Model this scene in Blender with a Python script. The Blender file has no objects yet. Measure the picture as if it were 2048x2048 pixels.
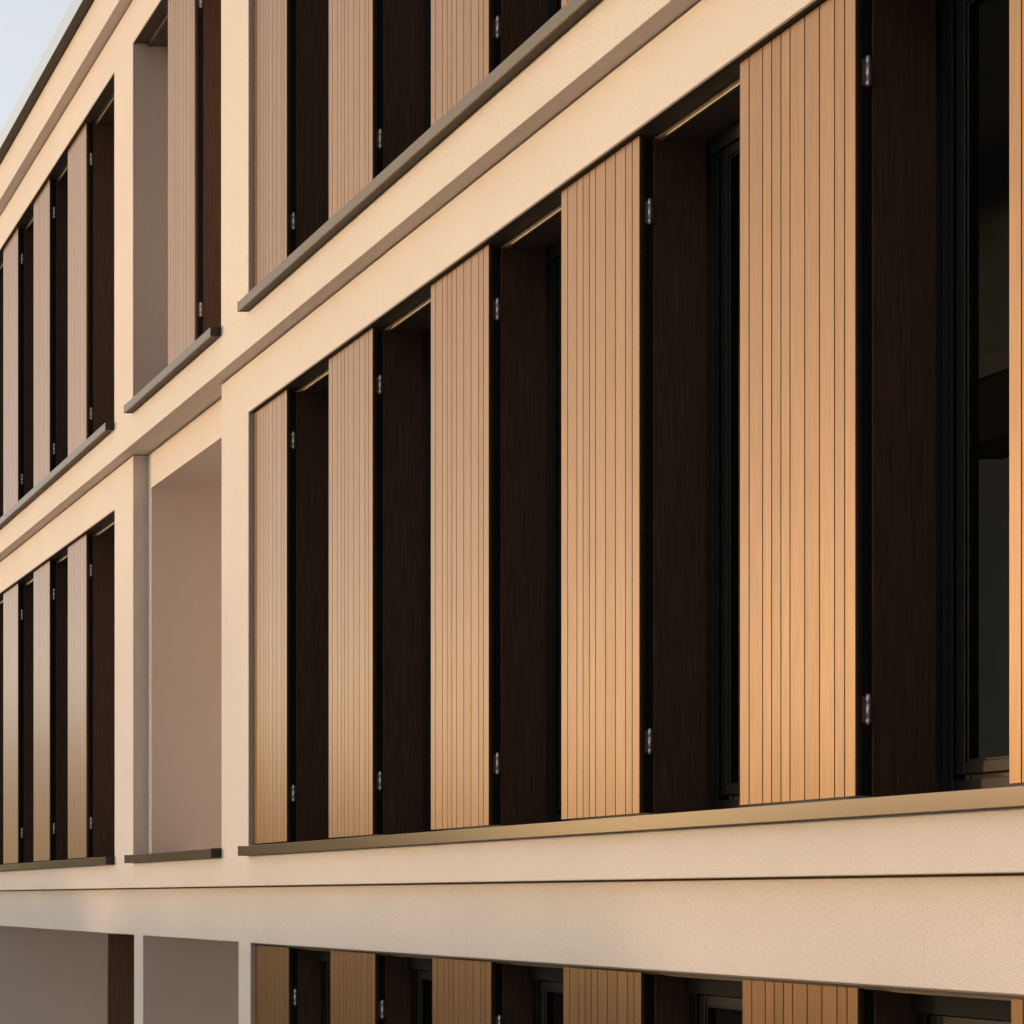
import bpy, bmesh, math, random
from mathutils import Vector

R = math.radians
scn = bpy.context.scene
C = scn.collection
random.seed(7)

# ------------------------------------------------------------------ camera
F = 3694.0          # focal length in pixels of the 2048 px photograph
D = 4.30            # distance of the camera from the middle storey's wall plane
Z0 = 4.2            # camera height above the ground
U1, VH = -836.0, 1795.0
cam_d = bpy.data.cameras.new("camera")
cam = bpy.data.objects.new("camera", cam_d)
C.objects.link(cam)
cam.location = (0, -D, Z0)
cam.rotation_euler = (R(90), 0, R(90))      # looks along -X, +Y is to the right
cam_d.sensor_width = 36
cam_d.lens = F / 2048 * 36
cam_d.shift_x = (1024 - U1) / 2048
cam_d.shift_y = (VH - 1024) / 2048
cam_d.clip_start = 0.1
cam_d.clip_end = 5000
scn.camera = cam
scn.render.resolution_x = 1024
scn.render.resolution_y = 1024

# ------------------------------------------------------------------ light
SUN_EL = R(4.5)
SUN_AZ = R(32)       # from the facade normal, towards the far (left) end
sun_dir = Vector((-math.sin(SUN_AZ) * math.cos(SUN_EL), -math.cos(SUN_AZ) * math.cos(SUN_EL), math.sin(SUN_EL)))
world = bpy.data.worlds.new("World")
scn.world = world
world.use_nodes = True
wn = world.node_tree
wn.nodes.clear()
wo = wn.nodes.new("ShaderNodeOutputWorld")
wb = wn.nodes.new("ShaderNodeBackground")
ws = wn.nodes.new("ShaderNodeTexSky")
ws.sky_type = 'NISHITA'
ws.sun_disc = False
ws.sun_elevation = SUN_EL
ws.sun_rotation = math.atan2(sun_dir.x, sun_dir.y)
ws.altitude = 100
ws.air_density = 0.6
ws.dust_density = 0.65
ws.ozone_density = 1.0
wb.inputs['Strength'].default_value = 0.15
# thin high cloud veil: pale, brighter on the sunset side, letting the warm horizon through
VEIL = (2.45, 2.50, 2.48)
def wmath(op, a, b=None, c=None, clamp=False):
    n = wn.nodes.new("ShaderNodeMath"); n.operation = op; n.use_clamp = clamp
    for i, v in enumerate((a, b, c)):
        if v is None: continue
        if isinstance(v, (int, float)): n.inputs[i].default_value = v
        else: wn.links.new(v, n.inputs[i])
    return n.outputs[0]
wt = wn.nodes.new("ShaderNodeTexCoord")
wsep = wn.nodes.new("ShaderNodeSeparateXYZ")
wn.links.new(wt.outputs['Generated'], wsep.inputs[0])
toward = wmath('MULTIPLY_ADD', wsep.outputs[0], math.cos(R(70)) * -1.0 - 0.45, wmath('MULTIPLY', wsep.outputs[1], -0.55))
toward = wmath('MULTIPLY_ADD', toward, 0.5, 0.5, True)
wnz = wn.nodes.new("ShaderNodeTexNoise")
wmap = wn.nodes.new("ShaderNodeMapping"); wmap.inputs['Scale'].default_value = (1.0, 1.0, 3.2)
wn.links.new(wt.outputs['Generated'], wmap.inputs[0]); wn.links.new(wmap.outputs[0], wnz.inputs['Vector'])
wnz.inputs['Scale'].default_value = 2.2; wnz.inputs['Detail'].default_value = 6
elf = wmath('MULTIPLY_ADD', wsep.outputs[2], 4.0, -0.14, True)
fac = wmath('MULTIPLY', elf, wmath('MULTIPLY_ADD', wnz.outputs['Fac'], 0.5, 0.58, True), clamp=True)
gain = wmath('MULTIPLY_ADD', wmath('POWER', toward, 1.4), 1.0, 0.07)
vcol = wn.nodes.new("ShaderNodeVectorMath"); vcol.operation = 'SCALE'
vcol.inputs[0].default_value = VEIL
wn.links.new(gain, vcol.inputs['Scale'])
wmix = wn.nodes.new("ShaderNodeMix"); wmix.data_type = 'RGBA'
wn.links.new(fac, wmix.inputs[0]); wn.links.new(ws.outputs[0], wmix.inputs[6]); wn.links.new(vcol.outputs[0], wmix.inputs[7])
wn.links.new(wmix.outputs[2], wb.inputs['Color'])
wn.links.new(wb.outputs[0], wo.inputs['Surface'])
sl = bpy.data.lights.new("sun", 'SUN')
sl.energy = 0.40
sl.angle = R(1.0)
sl.color = (1.0, 0.66, 0.38)
so = bpy.data.objects.new("sun", sl)
C.objects.link(so)
so.rotation_euler = sun_dir.to_track_quat('Z', 'Y').to_euler()
so.location = (0, -20, 20)

scn.view_settings.view_transform = 'Standard'
scn.view_settings.look = 'None'
scn.view_settings.gamma = 1.0
scn.view_settings.exposure = 1.55
try:
    scn.cycles.max_bounces = 10
    scn.cycles.diffuse_bounces = 6
    scn.cycles.glossy_bounces = 4
except Exception:
    pass

# ------------------------------------------------------------------ materials
def new_mat(name):
    m = bpy.data.materials.new(name)
    m.use_nodes = True
    nt = m.node_tree
    b = nt.nodes['Principled BSDF']
    return m, nt, b

def N(nt, t, **kw):
    n = nt.nodes.new(t)
    for k, v in kw.items():
        setattr(n, k, v)
    return n

def noise(nt, scale, detail=4, rough=0.55, vec=None, sc=(1, 1, 1)):
    tc = N(nt, 'ShaderNodeTexCoord')
    mp = N(nt, 'ShaderNodeMapping')
    mp.inputs['Scale'].default_value = sc
    nt.links.new(tc.outputs['Object'], mp.inputs['Vector'])
    n = N(nt, 'ShaderNodeTexNoise')
    n.inputs['Scale'].default_value = scale
    n.inputs['Detail'].default_value = detail
    n.inputs['Roughness'].default_value = rough
    nt.links.new(mp.outputs[0], n.inputs['Vector'])
    return n

def ramp(nt, src, stops):
    r = N(nt, 'ShaderNodeValToRGB')
    e = r.color_ramp.elements
    while len(e) > len(stops):
        e.remove(e[-1])
    while len(e) < len(stops):
        e.new(0.5)
    for i, (p, c) in enumerate(stops):
        e[i].position = p
        e[i].color = (*c, 1)
    nt.links.new(src, r.inputs['Fac'])
    return r

def mix(nt, a, b, fac, mode='MIX'):
    m = N(nt, 'ShaderNodeMix', data_type='RGBA', blend_type=mode)
    for sock, v in ((m.inputs[0], fac), (m.inputs[6], a), (m.inputs[7], b)):
        if hasattr(v, 'links') or hasattr(v, 'is_linked'):
            nt.links.new(v, sock)
        elif isinstance(v, (int, float)):
            sock.default_value = v
        else:
            sock.default_value = (*v, 1)
    return m.outputs[2]

def bump(nt, b, src, strength, dist):
    bp = N(nt, 'ShaderNodeBump')
    bp.inputs['Strength'].default_value = strength
    bp.inputs['Distance'].default_value = dist
    nt.links.new(src, bp.inputs['Height'])
    nt.links.new(bp.outputs[0], b.inputs['Normal'])

def stucco_mat(name, col):
    m, nt, b = new_mat(name)
    big = noise(nt, 0.9, 5, 0.6)
    dark = tuple(c * 0.93 for c in col)
    r1 = ramp(nt, big.outputs['Fac'], [(0.3, dark), (0.7, col)])
    grain = noise(nt, 190, 3, 0.6)
    g2 = ramp(nt, grain.outputs['Fac'], [(0.32, (0.76, 0.73, 0.70)), (0.5, (1, 1, 1))])
    c = mix(nt, r1.outputs[0], g2.outputs[0], 0.75, 'MULTIPLY')
    nt.links.new(c, b.inputs['Base Color'])
    b.inputs['Roughness'].default_value = 0.92
    b.inputs['Specular IOR Level'].default_value = 0.2
    gb = noise(nt, 150, 4, 0.65)
    bump(nt, b, gb.outputs['Fac'], 0.8, 0.0026)
    return m

M_STUCCO = stucco_mat("cream_stucco", (0.82, 0.728, 0.675))
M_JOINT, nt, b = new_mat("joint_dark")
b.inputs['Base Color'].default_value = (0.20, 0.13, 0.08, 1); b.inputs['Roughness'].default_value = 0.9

def wood_mat(name, lo, hi, rough, ior=1.5, streak=0.5, metal=0.0, spec=0.5):
    m, nt, b = new_mat(name)
    n1 = noise(nt, 18, 6, 0.6, sc=(6, 6, 0.22))
    n2 = noise(nt, 3, 5, 0.6, sc=(9, 9, 0.35))
    att = N(nt, 'ShaderNodeAttribute'); att.attribute_name = 'tone'
    r1 = ramp(nt, n1.outputs['Fac'], [(0.30, lo), (0.72, hi)])
    r2 = ramp(nt, n2.outputs['Fac'], [(0.3, (0.88, 0.87, 0.86)), (0.7, (1, 1, 1))])
    c = mix(nt, r1.outputs[0], r2.outputs[0], 0.8, 'MULTIPLY')
    hs = N(nt, 'ShaderNodeHueSaturation')
    mth = N(nt, 'ShaderNodeMath', operation='MULTIPLY_ADD')
    nt.links.new(att.outputs['Fac'], mth.inputs[0])
    mth.inputs[1].default_value = 0.16
    mth.inputs[2].default_value = 0.92
    oi = N(nt, 'ShaderNodeObjectInfo')
    m2 = N(nt, 'ShaderNodeMath', operation='MULTIPLY_ADD')
    nt.links.new(oi.outputs['Random'], m2.inputs[0]); m2.inputs[1].default_value = 0.14; m2.inputs[2].default_value = 0.93
    m3 = N(nt, 'ShaderNodeMath', operation='MULTIPLY')
    nt.links.new(mth.outputs[0], m3.inputs[0]); nt.links.new(m2.outputs[0], m3.inputs[1])
    nt.links.new(m3.outputs[0], hs.inputs['Value'])
    nt.links.new(c, hs.inputs['Color'])
    nt.links.new(hs.outputs[0], b.inputs['Base Color'])
    b.inputs['Roughness'].default_value = rough
    b.inputs['IOR'].default_value = ior
    b.inputs['Metallic'].default_value = metal
    b.inputs['Specular IOR Level'].default_value = spec
    bump(nt, b, n1.outputs['Fac'], 0.12, 0.0008)
    return m

M_SLAT = wood_mat("satin_brown_boards", (0.300, 0.157, 0.067), (0.388, 0.204, 0.090), 0.29, ior=1.5, metal=0.64)
_b = M_SLAT.node_tree.nodes['Principled BSDF']
_b.inputs['Specular Tint'].default_value = (1.0, 0.93, 0.86, 1)
_b.inputs['Coat Weight'].default_value = 0.14
_b.inputs['Coat Roughness'].default_value = 0.25
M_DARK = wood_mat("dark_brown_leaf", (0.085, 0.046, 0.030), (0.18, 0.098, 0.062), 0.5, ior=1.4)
M_EDGE_SHADE, nt, b = new_mat("leaf_edge_underside_shade")
b.inputs['Base Color'].default_value = (0.045, 0.025, 0.014, 1); b.inputs['Roughness'].default_value = 0.5  # shutter edge colour, also painted shade under sills and coping
M_BLACK, nt, b = new_mat("black_gap_shade")
b.inputs['Base Color'].default_value = (0.006, 0.005, 0.005, 1); b.inputs['Roughness'].default_value = 0.9
M_LINING, nt, b = new_mat("soffit_lining")
n = noise(nt, 6, 4, 0.6, sc=(0.3, 3, 3))
r = ramp(nt, n.outputs['Fac'], [(0.3, (0.115, 0.082, 0.062)), (0.7, (0.14, 0.10, 0.076))])
nt.links.new(r.outputs[0], b.inputs['Base Color']); b.inputs['Roughness'].default_value = 0.55

def metal_mat(name, col, rough, grain=True):
    m, nt, b = new_mat(name)
    n = noise(nt, 0.8, 3, 0.5)
    r = ramp(nt, n.outputs['Fac'], [(0.3, tuple(c * 0.96 for c in col)), (0.7, col)])
    nt.links.new(r.outputs[0], b.inputs['Base Color'])
    b.inputs['Metallic'].default_value = 0.85
    rr = ramp(nt, n.outputs['Fac'], [(0.3, (rough * 0.96,) * 3), (0.7, (rough * 1.04,) * 3)])
    nt.links.new(rr.outputs[0], b.inputs['Roughness'])
    return m
M_SILL = metal_mat("bronze_sill_metal", (0.225, 0.158, 0.108), 0.20)
M_FRAME = metal_mat("anthracite_frame", (0.048, 0.044, 0.041), 0.45)
M_SILL.node_tree.nodes['Principled BSDF'].inputs['Specular Tint'].default_value = (0.90, 0.84, 0.76, 1)
M_FRAME.node_tree.nodes['Principled BSDF'].inputs['Specular Tint'].default_value = (0.35, 0.34, 0.33, 1)
M_TRACK = metal_mat("track_metal", (0.75, 0.66, 0.52), 0.35)
M_STEEL = metal_mat("hinge_steel", (0.88, 0.89, 0.90), 0.42)
M_FLASH = metal_mat("roof_flashing", (0.55, 0.55, 0.53), 0.3)

M_GLASS = bpy.data.materials.new("window_glass"); M_GLASS.use_nodes = True
nt = M_GLASS.node_tree; nt.nodes.clear()
o_ = nt.nodes.new('ShaderNodeOutputMaterial'); mx = nt.nodes.new('ShaderNodeMixShader')
tr = nt.nodes.new('ShaderNodeBsdfTransparent'); tr.inputs[0].default_value = (0.56, 0.57, 0.57, 1)
gl = nt.nodes.new('ShaderNodeBsdfGlossy'); gl.inputs['Roughness'].default_value = 0.02
fr = nt.nodes.new('ShaderNodeFresnel'); gm = nt.nodes.new('ShaderNodeNewGeometry'); im = nt.nodes.new('ShaderNodeMath'); im.operation = 'MULTIPLY_ADD'
nt.links.new(gm.outputs['Backfacing'], im.inputs[0]); im.inputs[1].default_value = 1 / 1.45 - 1.45; im.inputs[2].default_value = 1.45
nt.links.new(im.outputs[0], fr.inputs['IOR'])
nt.links.new(fr.outputs[0], mx.inputs[0]); nt.links.new(tr.outputs[0], mx.inputs[1]); nt.links.new(gl.outputs[0], mx.inputs[2])
nt.links.new(mx.outputs[0], o_.inputs[0])

def plain(name, col, rough=0.8, sc=3.0, var=0.15):
    m, nt, b = new_mat(name)
    n = noise(nt, sc, 5, 0.6)
    r = ramp(nt, n.outputs['Fac'], [(0.3, tuple(c * (1 - var) for c in col)), (0.7, tuple(c * (1 + var) for c in col))])
    nt.links.new(r.outputs[0], b.inputs['Base Color'])
    b.inputs['Roughness'].default_value = rough
    return m
M_ROOM = plain("room_plaster", (0.50, 0.50, 0.50))
M_SHELF = plain("shelf_wood", (0.30, 0.26, 0.22))
M_BOX = plain("cabinet_dark", (0.03, 0.018, 0.014))
M_GRASS = plain("meadow_grass", (0.13, 0.125, 0.06), 0.95, 0.6, 0.4)
M_ROAD = plain("asphalt", (0.055, 0.054, 0.052), 0.9, 8, 0.2)
M_PAVE = plain("pavement_concrete", (0.24, 0.225, 0.205), 0.9, 4, 0.12)
M_BARK = plain("tree_bark", (0.09, 0.065, 0.045), 0.95, 9, 0.3)
M_LEAF = plain("tree_leaves", (0.055, 0.085, 0.028), 0.8, 1.4, 0.45)
M_PLASTER = plain("house_brick", (0.26, 0.19, 0.15), 0.9, 2, 0.08)
M_DBRICK = plain("dark_brick", (0.09, 0.055, 0.04), 0.9, 6, 0.2)
M_BLOCKER = plain("light_blocker_grey", (0.085, 0.09, 0.10), 0.9, 6, 0.2)
M_TILE = plain("roof_tiles", (0.22, 0.09, 0.055), 0.85, 12, 0.25)
M_WIN = plain("dark_window_glass", (0.03, 0.035, 0.04), 0.15, 3, 0.1)

# ------------------------------------------------------------------ mesh helpers
def box(bm, x0, x1, y0, y1, z0, z1, tone=None, layer=None, mi=0):
    vs = [bm.verts.new(p) for p in ((x0, y0, z0), (x1, y0, z0), (x1, y1, z0), (x0, y1, z0),
                                    (x0, y0, z1), (x1, y0, z1), (x1, y1, z1), (x0, y1, z1))]
    fs = []
    for q in ((0, 3, 2, 1), (4, 5, 6, 7), (0, 1, 5, 4), (1, 2, 6, 5), (2, 3, 7, 6), (3, 0, 4, 7)):
        f = bm.faces.new([vs[i] for i in q]); f.material_index = mi
        if layer is not None:
            f[layer] = tone
        fs.append(f)
    return fs

def cyl(bm, cx, cy, z0, z1, r, n=20, r2=None, mi=0):
    r2 = r if r2 is None else r2
    a = [bm.verts.new((cx + r * math.cos(2 * math.pi * i / n), cy + r * math.sin(2 * math.pi * i / n), z0)) for i in range(n)]
    c = [bm.verts.new((cx + r2 * math.cos(2 * math.pi * i / n), cy + r2 * math.sin(2 * math.pi * i / n), z1)) for i in range(n)]
    for i in range(n):
        f = bm.faces.new((a[i], a[(i + 1) % n], c[(i + 1) % n], c[i])); f.smooth = True; f.material_index = mi
    bm.faces.new(a[::-1]).material_index = mi
    bm.faces.new(c).material_index = mi

def link(name, bm, mats, parent=None, bev=0.0, seg=2):
    me = bpy.data.meshes.new(name)
    bmesh.ops.recalc_face_normals(bm, faces=bm.faces)
    bm.to_mesh(me); bm.free()
    for m in (mats if isinstance(mats, (list, tuple)) else [mats]):
        me.materials.append(m)
    o = bpy.data.objects.new(name, me)
    C.objects.link(o)
    if parent:
        o.parent = parent
    if bev:
        md = o.modifiers.new("bevel", 'BEVEL'); md.width = bev; md.segments = seg
        md.limit_method = 'ANGLE'; md.angle_limit = R(40)
        md.harden_normals = False
    return o

def tag(o, label=None, cat=None, group=None, kind=None):
    if label: o['label'] = label
    if cat: o['category'] = cat
    if group: o['group'] = group
    if kind: o['kind'] = kind
    return o

def empty(name, loc):
    o = bpy.data.objects.new(name, None)
    C.objects.link(o); o.location = loc
    return o

def front_bevel(o, y, width=0.004):
    me = o.data
    at = me.attributes.new('bevel_weight_edge', 'FLOAT', 'EDGE')
    cnt = {}
    for p in me.polygons:
        for ek in p.edge_keys: cnt.setdefault(ek, []).append(p.normal)
    for e in me.edges:
        a, b_ = (me.vertices[i].co for i in e.vertices)
        ns = cnt[tuple(sorted(e.vertices))]
        if abs(a.y - y) < 1e-5 and abs(b_.y - y) < 1e-5 and len(ns) == 2 and abs(ns[0].dot(ns[1])) < 0.5:
            at.data[e.index].value = 1.0
    md = o.modifiers.new("bevel", 'BEVEL'); md.width = width; md.segments = 2; md.limit_method = 'WEIGHT'

def solid_wall(bm, xs, zs, hole, y0, y1):
    """one closed wall on a grid; hole(ix, iz) says which cells are open"""
    nx, nz = len(xs) - 1, len(zs) - 1
    V = {}
    def v(i, j, k):
        if (i, j, k) not in V:
            V[(i, j, k)] = bm.verts.new((xs[i], (y0, y1)[k], zs[j]))
        return V[(i, j, k)]
    S = lambda i, j: 0 <= i < nx and 0 <= j < nz and not hole(i, j)
    for i in range(nx):
        for j in range(nz):
            if not S(i, j): continue
            bm.faces.new((v(i, j, 0), v(i + 1, j, 0), v(i + 1, j + 1, 0), v(i, j + 1, 0)))
            bm.faces.new((v(i, j, 1), v(i, j + 1, 1), v(i + 1, j + 1, 1), v(i + 1, j, 1)))
            if not S(i - 1, j): bm.faces.new((v(i, j, 0), v(i, j + 1, 0), v(i, j + 1, 1), v(i, j, 1)))
            if not S(i + 1, j): bm.faces.new((v(i + 1, j, 0), v(i + 1, j, 1), v(i + 1, j + 1, 1), v(i + 1, j + 1, 0)))
            if not S(i, j - 1): bm.faces.new((v(i, j, 0), v(i, j, 1), v(i + 1, j, 1), v(i + 1, j, 0)))
            if not S(i, j + 1): bm.faces.new((v(i, j + 1, 0), v(i + 1, j + 1, 0), v(i + 1, j + 1, 1), v(i, j + 1, 1)))

def X(u, y):                      # world x of picture column u on the plane y
    return -F * (D + y) / (u - U1)

# ------------------------------------------------------------------ the building
B = 0.104                         # each storey oversails the one below by this much
YM, YU, YB, YT = 0.0, -B, B, -0.20
XA, XZ = -30.0, 6.0               # ends of the facade
bld = empty("office_building", (0, 0, 0))
tag(bld, "cream stucco building with rows of brown board shutters and dark window reveals", "building")

storey = {}
# storey name: plane, bottom, top, opening bottom, opening top, [(x0,x1,kind)]
zS_M, zS_U, zS_T = 0.075, 3.456, 6.844
def op(u0, u1, y): return (X(u0, y), X(u1, y))
U_open = [(-25.4, X(228.4, YU), 'band'), (*op(265.7, 442.0, YU), 'niche'), (X(496.8, YU), 3.2, 'band')]
M_open = [(-25.4, X(229.0, YM), 'band'), (*op(266.2, 442.8, YM), 'panel'), (X(496.8, YM), 3.2, 'band')]
B_open = [(-19.8, X(268.0, YB), 'deep'), (*op(286.0, 476.8, YB), 'deep'), (X(500.8, YB), 3.2, 'band')]

def storey_wall(y, zb, zt, ob, ot, opens, name_label, ztop_panel=None):
    xs = sorted(set([XA, XZ] + [o[0] for o in opens] + [o[1] for o in opens]))
    zs = [zb, ob, ot, zt]
    def hole(i, j):
        xm = (xs[i] + xs[i + 1]) / 2
        for (a, b_, k) in opens:
            if a < xm < b_:
                if j == 1: return True
                if j == 2 and k == 'panel': return True
        return False
    bm = bmesh.new()
    solid_wall(bm, xs, [z + Z0 for z in zs], hole, y, 0.42)
    w = link("wall", bm, M_STUCCO, bld)
    front_bevel(w, y)
    w['label'] = name_label
    return w

GAP = 0.008
uo_b, uo_t = 3.742, 6.509
mo_b, mo_t = 0.322, 3.134
bo_b, bo_t = -3.10, -0.298
storey_wall(YU, zS_U, zS_T - GAP, uo_b - 0.03, uo_t, U_open, "upper storey wall of cream stucco")
storey_wall(YM, zS_M, zS_U - GAP, mo_b - 0.03, mo_t, M_open, "middle storey wall of cream stucco")
storey_wall(YB, -Z0 - 0.3, zS_M - GAP, bo_b, bo_t, B_open, "lowest storey wall of cream stucco in shade")
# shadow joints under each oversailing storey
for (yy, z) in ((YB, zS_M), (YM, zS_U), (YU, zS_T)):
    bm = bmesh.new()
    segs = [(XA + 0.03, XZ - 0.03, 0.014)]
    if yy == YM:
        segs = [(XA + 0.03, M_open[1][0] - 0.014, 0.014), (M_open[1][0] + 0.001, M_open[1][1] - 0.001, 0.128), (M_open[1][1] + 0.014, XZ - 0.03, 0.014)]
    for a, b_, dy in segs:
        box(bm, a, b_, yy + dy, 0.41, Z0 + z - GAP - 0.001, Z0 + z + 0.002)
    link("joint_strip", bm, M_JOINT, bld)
# parapet band
bm = bmesh.new()
box(bm, XA, XZ, YT, 0.42, Z0 + zS_T, Z0 + 7.183)
o = link("parapet", bm, M_STUCCO, bld, 0.004, 2)
# roof coping
bm = bmesh.new()
yf = YT - 0.09
prof = [(yf, 7.336), (yf, 7.183), (yf + 0.012, 7.183), (yf + 0.012, 7.186), (0.44, 7.186), (0.44, 7.36)]
def extrude_profile(bm, prof, x0, x1, under=()):
    a = [bm.verts.new((x0, y, z + Z0)) for y, z in prof]
    c = [bm.verts.new((x1, y, z + Z0)) for y, z in prof]
    n = len(prof)
    for i in range(n):
        f = bm.faces.new((a[i], a[(i + 1) % n], c[(i + 1) % n], c[i]))
        if i in under: f.material_index = 1  # underside gets a dark colour that stands in for shade
    bm.faces.new(a[::-1]); bm.faces.new(c)
extrude_profile(bm, prof, XA - 0.06, XZ + 0.06, (1, 2, 3))
link("roof_edge", bm, [M_FLASH, M_EDGE_SHADE], bld, 0.002, 1)

# building body, roof slab and floors
bm = bmesh.new()
box(bm, XA, XZ, 10.0, 10.3, -0.3, Z0 + 7.1)
box(bm, XA, XA + 0.3, 0.421, 9.999, -0.3, Z0 + 7.1)
box(bm, XZ - 0.3, XZ, 0.421, 9.999, -0.3, Z0 + 7.1)
link("outer_wall", bm, M_STUCCO, bld)
bm = bmesh.new()
box(bm, XA + 0.302, XZ - 0.302, 0.422, 9.998, Z0 + 6.86, Z0 + 7.15)
link("roof", bm, M_PAVE, bld)
bm = bmesh.new()
for z in (3.30, -0.10):
    box(bm, XA + 0.302, XZ - 0.302, 0.422, 9.998, Z0 + z - 0.12, Z0 + z + 0.2)
link("floor_slab", bm, M_ROOM, bld)
bm = bmesh.new()
box(bm, -11.7, XZ - 0.303, 1.75, 1.85, -0.2, Z0 + 6.85)
link("partition_wall", bm, M_ROOM, bld)

# ---- loggias (niches)
def loggia(x0, x1, zb, zt, y0, depth, mat_top=M_STUCCO, lab=None):
    """left and right cheeks, back, floor and ceiling of a recess behind an opening"""
    bm = bmesh.new()
    th = 0.12
    y0 = 0.4202
    box(bm, x0 - th, x0, y0, depth, Z0 + zb - th, Z0 + zt + th)
    box(bm, x1, x1 + th, y0, depth, Z0 + zb - th, Z0 + zt + th)
    box(bm, x0 - th, x1 + th, depth, depth + th, Z0 + zb - th, Z0 + zt + th)
    box(bm, x0, x1, y0, depth, Z0 + zb - th, Z0 + zb)
    box(bm, x0, x1, y0, depth, Z0 + zt, Z0 + zt + th)
    o = link("loggia", bm, mat_top, bld)
    if lab: o['label'] = lab
    return o
x0, x1 = U_open[1][:2]
loggia(x0, x1, uo_b - .03, uo_t, YU, 1.5, lab="recess with grey shaded side wall beside a single shutter")
for a, b_ in ((B_open[0][0], B_open[0][1]), (B_open[1][0], B_open[1][1])):
    loggia(a, b_, bo_b, bo_t, YB, 1.9)
# recessed panel round the middle loggia
yR = 0.114
mx0, mx1 = M_open[1][0], M_open[1][1]
nx0 = X(302.6, yR); nx1 = mx1 - (nx0 - mx0)
nzt = 3.177
bm = bmesh.new()
xs = [mx0 - 0.02, nx0, nx1, mx1 + 0.02]; zs = [Z0 + .2, Z0 + .30, Z0 + nzt, Z0 + zS_U - GAP]
# the panel itself sits inside the pocket left by the middle storey's wall
xs[0], xs[-1] = mx0 + 0.0005, mx1 - 0.0005
zs[0] = Z0 + mo_b - 0.0295
zs[1] = Z0 + mo_b - 0.028
solid_wall(bm, xs, zs, lambda i, j: i == 1 and j == 1, yR, 0.42)
front_bevel(link("wall_panel", bm, M_STUCCO, bld), yR, 0.003)
loggia(nx0, nx1, mo_b - 0.028, nzt, 0, 1.5, lab="recess with warm shaded side wall")

# ---- sills
def sill(x0, x1, y, z_top, z_bot, s=0.068, mat=M_SILL, end=True):
    bm = bmesh.new()
    yf = y - s
    prof = [(yf, z_top), (yf, z_bot), (yf + 0.010, z_bot), (yf + 0.010, z_bot + 0.003), (y + 0.002, z_bot + 0.003),
            (y + 0.002, z_top - 0.022), (y + 0.33, z_top - 0.022), (y + 0.33, z_top + 0.012)]
    extrude_profile(bm, prof, x0 + 0.002, x1 - 0.002, (2, 3, 4))
    o = link("window_sill", bm, [mat, M_EDGE_SHADE], bld, 0.0015, 2)
    for xe in (x0 + 0.0005, x1 - 0.0055):
        bm = bmesh.new()
        box(bm, xe, xe + 0.005, yf - 0.001, y - 0.001, Z0 + z_bot - 0.001, Z0 + z_top + 0.003)
        link("end_cap", bm, M_FRAME, o, 0.001, 1)
    return o
for (a, b_, k) in U_open: sill(a, b_, YU, 3.748, 3.688)
for (a, b_, k) in M_open: sill(a, b_, YM, 0.329, 0.269)

# ---- opening lining (soffit) with track
def lining(x0, x1, y, zt, depth=0.315, track=True):
    bm = bmesh.new()
    e = 0.003
    box(bm, x0 + e, x1 - e, y + 0.004, y + 0.105, Z0 + zt - 0.006, Z0 + zt + 0.02)
    box(bm, x0 + e, x1 - e, y + 0.128, y + depth, Z0 + zt - 0.030, Z0 + zt + 0.02)
    box(bm, x0 + e, x1 - e, y + 0.114, y + 0.126, Z0 + zt - 0.0275, Z0 + zt + 0.001)
    o = link("soffit", bm, M_LINING, bld)
    if track:
        bm = bmesh.new()
        box(bm, x0 + e, x1 - e, y + 0.112, y + 0.1265, Z0 + zt - 0.034, Z0 + zt - 0.028)
        t = link("shutter_track", bm, M_TRACK, o)
    bm = bmesh.new()
    box(bm, x0 + e, x1 - e, y + depth, y + depth + 0.09, Z0 + zt - 0.10, Z0 + zt + 0.02)  # black block paints the dark of the gap above the window head
    t = link("head_gap_shade", bm, M_BLACK, o)
    return o
for (a, b_, k) in U_open: lining(a, b_, YU, uo_t, 0.318, k == 'band')
for (a, b_, k) in M_open:
    if k == 'band': lining(a, b_, YM, mo_t)
lining(B_open[2][0], B_open[2][1], YB, bo_t, 0.215, False)
bm = bmesh.new()

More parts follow.
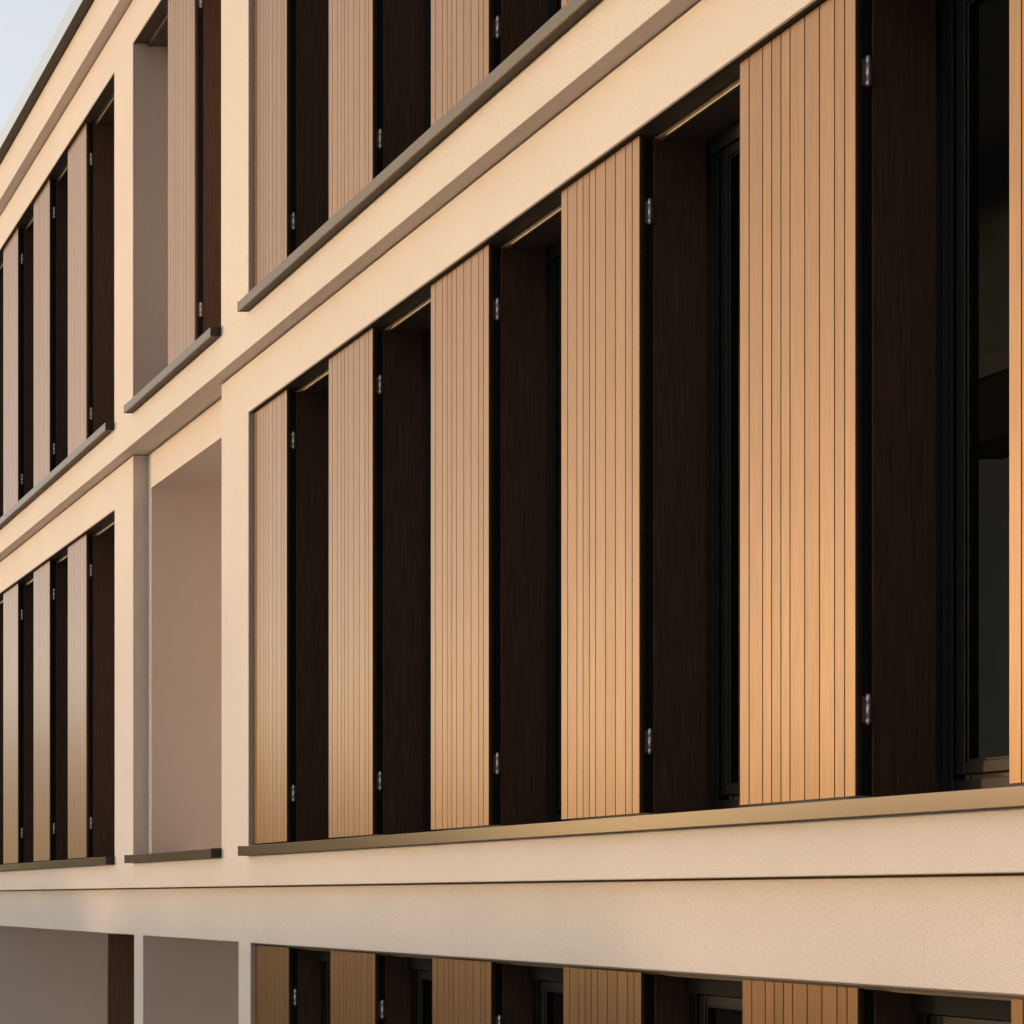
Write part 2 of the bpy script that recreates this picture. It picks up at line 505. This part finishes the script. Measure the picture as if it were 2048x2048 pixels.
# ---- shutter prototype: board-faced front leaf, folded side leaf, two hinges
W0, H0 = 0.60, 2.776
gu = [1498.2, 1525.3, 1543.2, 1561.8, 1580.0, 1609.3, 1638.9, 1669.1, 1689.2]
i0, i1 = 1 / 2315.8, 1 / 2546.6
cuts = [0.0] + [(i0 - 1 / (u + 836)) / (i0 - i1) for u in gu] + [1.0]
def make_shutter():
    bm = bmesh.new()
    lay = bm.faces.layers.float.new('tone')
    g = 0.0019
    for k in range(len(cuts) - 1):
        a = -W0 + cuts[k] * W0 + (g if k else 0)
        c = -W0 + cuts[k + 1] * W0 - (g if k < len(cuts) - 2 else 0)
        box(bm, a, c, 0.0, 0.011, 0.0, H0, random.random(), lay, 0)
    box(bm, -W0 + 0.001, -0.001, 0.0115, 0.0245, 0.002, H0 - 0.002, 0.5, lay, 1)
    box(bm, -0.020, -0.004, 0.0247, 0.0598, 0.002, H0 - 0.014, 0.5, lay, 2)  # black strip stands in for the shade inside the hinge gap
    root = link("shutter", bm, [M_SLAT, M_EDGE_SHADE, M_BLACK], bld, 0.0008, 1)
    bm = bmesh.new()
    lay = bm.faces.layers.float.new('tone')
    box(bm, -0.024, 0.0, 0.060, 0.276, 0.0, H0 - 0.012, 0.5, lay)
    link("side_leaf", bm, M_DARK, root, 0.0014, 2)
    for zc in (2.7585 - 0.345 + 0.05, 0.639 - 0.345):
        bm = bmesh.new()
        r_ = 0.0070
        cyl(bm, 0.004, 0.0405, zc - 0.050, zc - 0.031, r_)
        cyl(bm, 0.004, 0.0405, zc - 0.029, zc + 0.018, r_)
        cyl(bm, 0.004, 0.0405, zc + 0.020, zc + 0.050, r_)
        cyl(bm, 0.004, 0.0405, zc - 0.052, zc + 0.052, r_ * 0.86)
        box(bm, -0.004, -0.0012, 0.0255, 0.040, zc - 0.045, zc + 0.045)
        box(bm, -0.004, -0.0012, 0.041, 0.0585, zc - 0.045, zc + 0.045)
        for f in bm.faces: f.material_index = 1 if len(f.verts) == 4 and not f.smooth else 0
        link("hinge", bm, [M_STEEL, M_JOINT], root)
    bm = bmesh.new()
    cyl(bm, -0.012, 0.10, H0 - 0.014, H0 + 0.010, 0.006, 14)
    box(bm, -0.030, 0.006, 0.088, 0.112, H0 - 0.013, H0 - 0.004)
    link("pivot", bm, M_FRAME, root)
    return root

def dup(root):
    c = root.copy(); C.objects.link(c); c.parent = root.parent
    for ch in list(root.children):
        d = ch.copy(); C.objects.link(d); d.parent = c
    return c
proto = make_shutter()
used = [False]
def place(xl, xr, y, ztop, zbot):
    o = proto if not used[0] else dup(proto)
    used[0] = True
    o.location = (xr, y + 0.03, Z0 + zbot)
    o.scale = ((xr - xl) / W0, 1.0, (ztop - zbot) / H0)
    return o

# windows behind the shutters
def window(x0, x1, yw, zb, zt):
    bm = bmesh.new()
    e = 0.002
    a, b_ = x0 + e, x1 - e
    def ring(a, b_, z0, z1, w, ya, yb):
        box(bm, a, a + w, ya, yb, z0, z1)
        box(bm, b_ - w, b_, ya, yb, z0, z1)
        box(bm, a + w, b_ - w, ya, yb, z0, z0 + w)
        box(bm, a + w, b_ - w, ya, yb, z1 - w, z1)
    ring(a, b_, Z0 + zb, Z0 + zt, 0.049, yw, yw + 0.05)
    ring(a + 0.049 + 0.011, b_ - 0.060, Z0 + zb + 0.068, Z0 + zt - 0.068, 0.040, yw + 0.004, yw + 0.05)
    ring(a + 0.100, b_ - 0.100, Z0 + zb + 0.108, Z0 + zt - 0.108, 0.009, yw + 0.010, yw + 0.045)
    fr = link("window", bm, M_FRAME, bld, 0.0016, 2)
    bm = bmesh.new()
    box(bm, a + 0.05, b_ - 0.05, yw + 0.052, yw + 0.058, Z0 + zb + 0.05, Z0 + zt - 0.05)
    link("backing", bm, M_JOINT, fr) if False else bm.free()
    bm = bmesh.new()
    box(bm, a + 0.105, b_ - 0.105, yw + 0.020, yw + 0.026, Z0 + zb + 0.113, Z0 + zt - 0.113)
    link("pane", bm, M_GLASS, fr)
    # black gasket that closes the slot between frame and sash
    bm = bmesh.new()
    w = 0.026
    ring2 = [(a + 0.042, a + 0.042 + w), (b_ - 0.042 - w, b_ - 0.042)]
    for p, q in ring2: box(bm, p, q, yw + 0.045, yw + 0.058, Z0 + zb + 0.05, Z0 + zt - 0.05)
    for p, q in ((zb + 0.045, zb + 0.045 + w), (zt - 0.045 - w, zt - 0.045)):
        box(bm, a + 0.076, b_ - 0.076, yw + 0.045, yw + 0.058, Z0 + p, Z0 + q)
    link("gasket", bm, M_JOINT, fr)
    return fr

PITCH = 1.26
def run(us, y, ztop, zbot, extra_left=0, extra_right=0, opening=None, yw=None):
    yp = y + 0.03
    xs = [(X(a, yp), X(b_, yp)) for a, b_ in us]
    w = sum(b_ - a for a, b_ in xs) / len(xs)
    while extra_right:
        xs.append((xs[-1][0] + PITCH, xs[-1][0] + PITCH + w)); extra_right -= 1
    while extra_left:
        xs.insert(0, (xs[0][1] - PITCH - w, xs[0][1] - PITCH)); extra_left -= 1
    for a, b_ in xs:
        place(a, b_, y, ztop, zbot)
    # window units from one folded leaf to the next
    edges = [opening[0]] + [b_ for a, b_ in xs if b_ < opening[1] - 0.2] + [opening[1]]
    for p, q in zip(edges[:-1], edges[1:]):
        if q - p > 0.35:
            window(p, q, yw, zbot + 0.0, ztop - 0.022)

right_us = [(507.8, 573.5), (657.4, 745.0), (861.7, 977.3), (1122.7, 1278.6), (1479.8, 1710.6), (2018.4, 2328.0)]
left_us = [(6.8, 35.8), (67.2, 99.2), (135.7, 172.4)]
run(right_us, YM, 3.1206, 0.345, 0, 4, M_open[2], 0.322)
run(left_us, YM, 3.1206, 0.345, 5, 0, M_open[0], 0.322)
run(right_us, YU, 6.496, 3.765, 0, 4, U_open[2], 0.216)
run(left_us, YU, 6.496, 3.765, 5, 0, U_open[0], 0.216)
right_b = [(511.0, 577.3), (661.0, 749.9), (864.7, 981.8), (1126.7, 1282.0), (1485.0, 1715.2), (2022.0, 2332.0)]
run(right_b, YB, -0.314, -3.085, 0, 4, B_open[2], 0.335)
# the single shutter in the upper loggia
place(X(335.9, YU + .03), X(389.0, YU + .03), YU, 6.496, 3.765)
# the folded dark leaf at the end of the lowest opening
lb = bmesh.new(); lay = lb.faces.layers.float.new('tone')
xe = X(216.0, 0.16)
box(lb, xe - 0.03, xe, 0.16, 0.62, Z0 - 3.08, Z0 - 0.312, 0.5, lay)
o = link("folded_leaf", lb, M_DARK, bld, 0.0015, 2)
o['label'] = "dark brown leaf standing open in the lowest left opening"

# ------------------------------------------------------------------ inside, seen through the glass
sh = empty("wall_shelf", (-7.4, 1.43, Z0 + 2.10))
tag(sh, "pale shelf with dark cabinet behind the window glass at right", "shelf")
bm = bmesh.new(); box(bm, -1.5, 0.9, -0.02, 0.30, 0.02, 0.105); link("board", bm, M_SHELF, sh, 0.002)
bm = bmesh.new(); box(bm, -0.44, 0.9, 0.0, 0.30, -0.24, 0.018); box(bm, -0.44, 0.9, -0.01, -0.001, -0.235, 0.012)
link("cabinet", bm, M_BOX, sh, 0.002)

# ------------------------------------------------------------------ ground and surroundings (behind the photographer)
bm = bmesh.new(); box(bm, -2200, 2200, -2200, 2200, -0.5, 0.0)
tag(link("ground", bm, M_GRASS), kind='structure')
bm = bmesh.new(); box(bm, -200, 200, -11.5, 0.10, 0.0, 0.12)
tag(link("pavement", bm, M_PAVE, None, 0.01), kind='structure')
bm = bmesh.new(); box(bm, -200, 200, -18.5, -11.5, -0.2, 0.004)
tag(link("road", bm, M_ROAD), kind='structure')
bm = bmesh.new(); box(bm, -200, 200, -21.5, -18.5, -0.2, 0.12)
tag(link("pavement", bm, M_PAVE, None, 0.01), kind='structure')

def tree(x, y, h, w, seed, label):
    rnd = random.Random(seed)
    root = empty("tree", (x, y, 0))
    tag(root, label, "tree", "trees across the field")
    bm = bmesh.new()
    cyl(bm, 0, 0, -0.2, h * 0.55, h * 0.022, 10, h * 0.011)
    for k in range(5):
        a = rnd.uniform(0, 6.28); z = h * rnd.uniform(0.28, 0.5)
        p = Vector((0, 0, z)); q = Vector((math.cos(a) * w * 0.3, math.sin(a) * w * 0.3, z + h * 0.22))
        d = (q - p); s = d.normalized().orthogonal() * h * 0.008; s2 = d.normalized().cross(s)
        va = [bm.verts.new(p + s * math.cos(t) + s2 * math.sin(t)) for t in (0, 1.57, 3.14, 4.71)]
        vb = [bm.verts.new(q + 0.4 * (s * math.cos(t) + s2 * math.sin(t))) for t in (0, 1.57, 3.14, 4.71)]
        for i in range(4): bm.faces.new((va[i], va[(i + 1) % 4], vb[(i + 1) % 4], vb[i]))
    link("trunk", bm, M_BARK, root)
    bm = bmesh.new()
    blobs = [(rnd.uniform(-.28, .28) * w, rnd.uniform(-.28, .28) * w, h * rnd.uniform(.38, .86), w * rnd.uniform(.14, .24)) for _ in range(16)]
    for bx, by, bz, br in blobs:
        for _ in range(110):
            v = Vector((rnd.gauss(0, 1), rnd.gauss(0, 1), rnd.gauss(0, 1))).normalized() * br * rnd.uniform(.55, 1.0)
            p = Vector((bx, by, bz)) + v
            if p.z > h: continue
            n = Vector((rnd.gauss(0, 1), rnd.gauss(0, 1), rnd.gauss(0, 1))).normalized()
            a = n.orthogonal().normalized() * 0.45; c = n.cross(a)
            bm.faces.new([bm.verts.new(p + a), bm.verts.new(p + c), bm.verts.new(p - a), bm.verts.new(p - c)])
    link("crown", bm, M_LEAF, root)

# skyline that shades the low left part of the wall
def sun_point(t, L):              # ground point a distance L towards the sun from facade point t
    return (-t - L * math.sin(SUN_AZ), -L * math.cos(SUN_AZ))
def house(x, y, w, d, h, rh, label, rz=0.0, mat=None):
    root = empty("house", (x, y, 0)); root.rotation_euler = (0, 0, rz)
    tag(root, label, "house")
    bm = bmesh.new(); box(bm, -w / 2, w / 2, -d / 2, d / 2, -0.2, h); link("wall", bm, mat or M_PLASTER, root)
    bm = bmesh.new()
    e = 0.4
    P = [(-w / 2 - e, -d / 2 - e, h + .01), (w / 2 + e, -d / 2 - e, h + .01), (w / 2 + e, d / 2 + e, h + .01), (-w / 2 - e, d / 2 + e, h + .01),
         (-w / 2 - e, 0, h + rh), (w / 2 + e, 0, h + rh)]
    v = [bm.verts.new(p) for p in P]
    for q in ((0, 1, 5, 4), (2, 3, 4, 5), (0, 4, 3), (1, 2, 5), (0, 3, 2, 1)): bm.faces.new([v[i] for i in q])
    link("roof", bm, M_TILE, root)
    nwin = max(2, int(w / 3))
    for fl in range(int(h // 2.9)):
        for k in range(nwin):
            cx = -w / 2 + (k + .5) * w / nwin
            bm = bmesh.new(); box(bm, cx - .5, cx + .5, d / 2 - .05, d / 2 + .03, 1.0 + fl * 2.9, 2.3 + fl * 2.9)
            link("window", bm, M_WIN, root)

for k, (t, zt, L) in enumerate([(7.4, -0.7, 60), (5.0, -0.9, 60), (2.6, -1.0, 60)]):
    x, y = sun_point(t, L)
    tree(x, y, zt + Z0 + L * math.tan(SUN_EL), 6.0, 40 + k,
         "leafy tree in the row across the road, %s of three" % ["first", "second", "last"][k])
for (hx, hy, w, h, rh, lab) in (
        (-30.3, -30, 7.0, 4.8, 2.1, "small brick house with tiled roof across the road"),
        (-42.8, -30, 15.2, 4.9, 2.2, "long brick house with tiled roof across the road, left of the narrow gap"),
        (-75, -27, 16, 5.2, 3.0, "low brick house with tiled roof in the middle of the row"),
        (-98, -28, 18, 8.8, 3.5, "two storey brick house behind the low one"),
        (-124, -29, 22, 11.8, 4.0, "tall brick house second last along the road"),
        (-158, -30, 28, 15.0, 4.5, "long tall brick house at the far end of the road")):
    house(hx, hy, w - 0.8, 10, h, rh, lab, 0, M_DBRICK if hx < -60 else M_PLASTER)

# unseen house added to block light, darkens everything that faces right
house(14.5, -18.5, 12, 34, 17.0, 4.0, "unseen dark grey house added beyond the right end of the facade to block light", 0, M_BLOCKER)
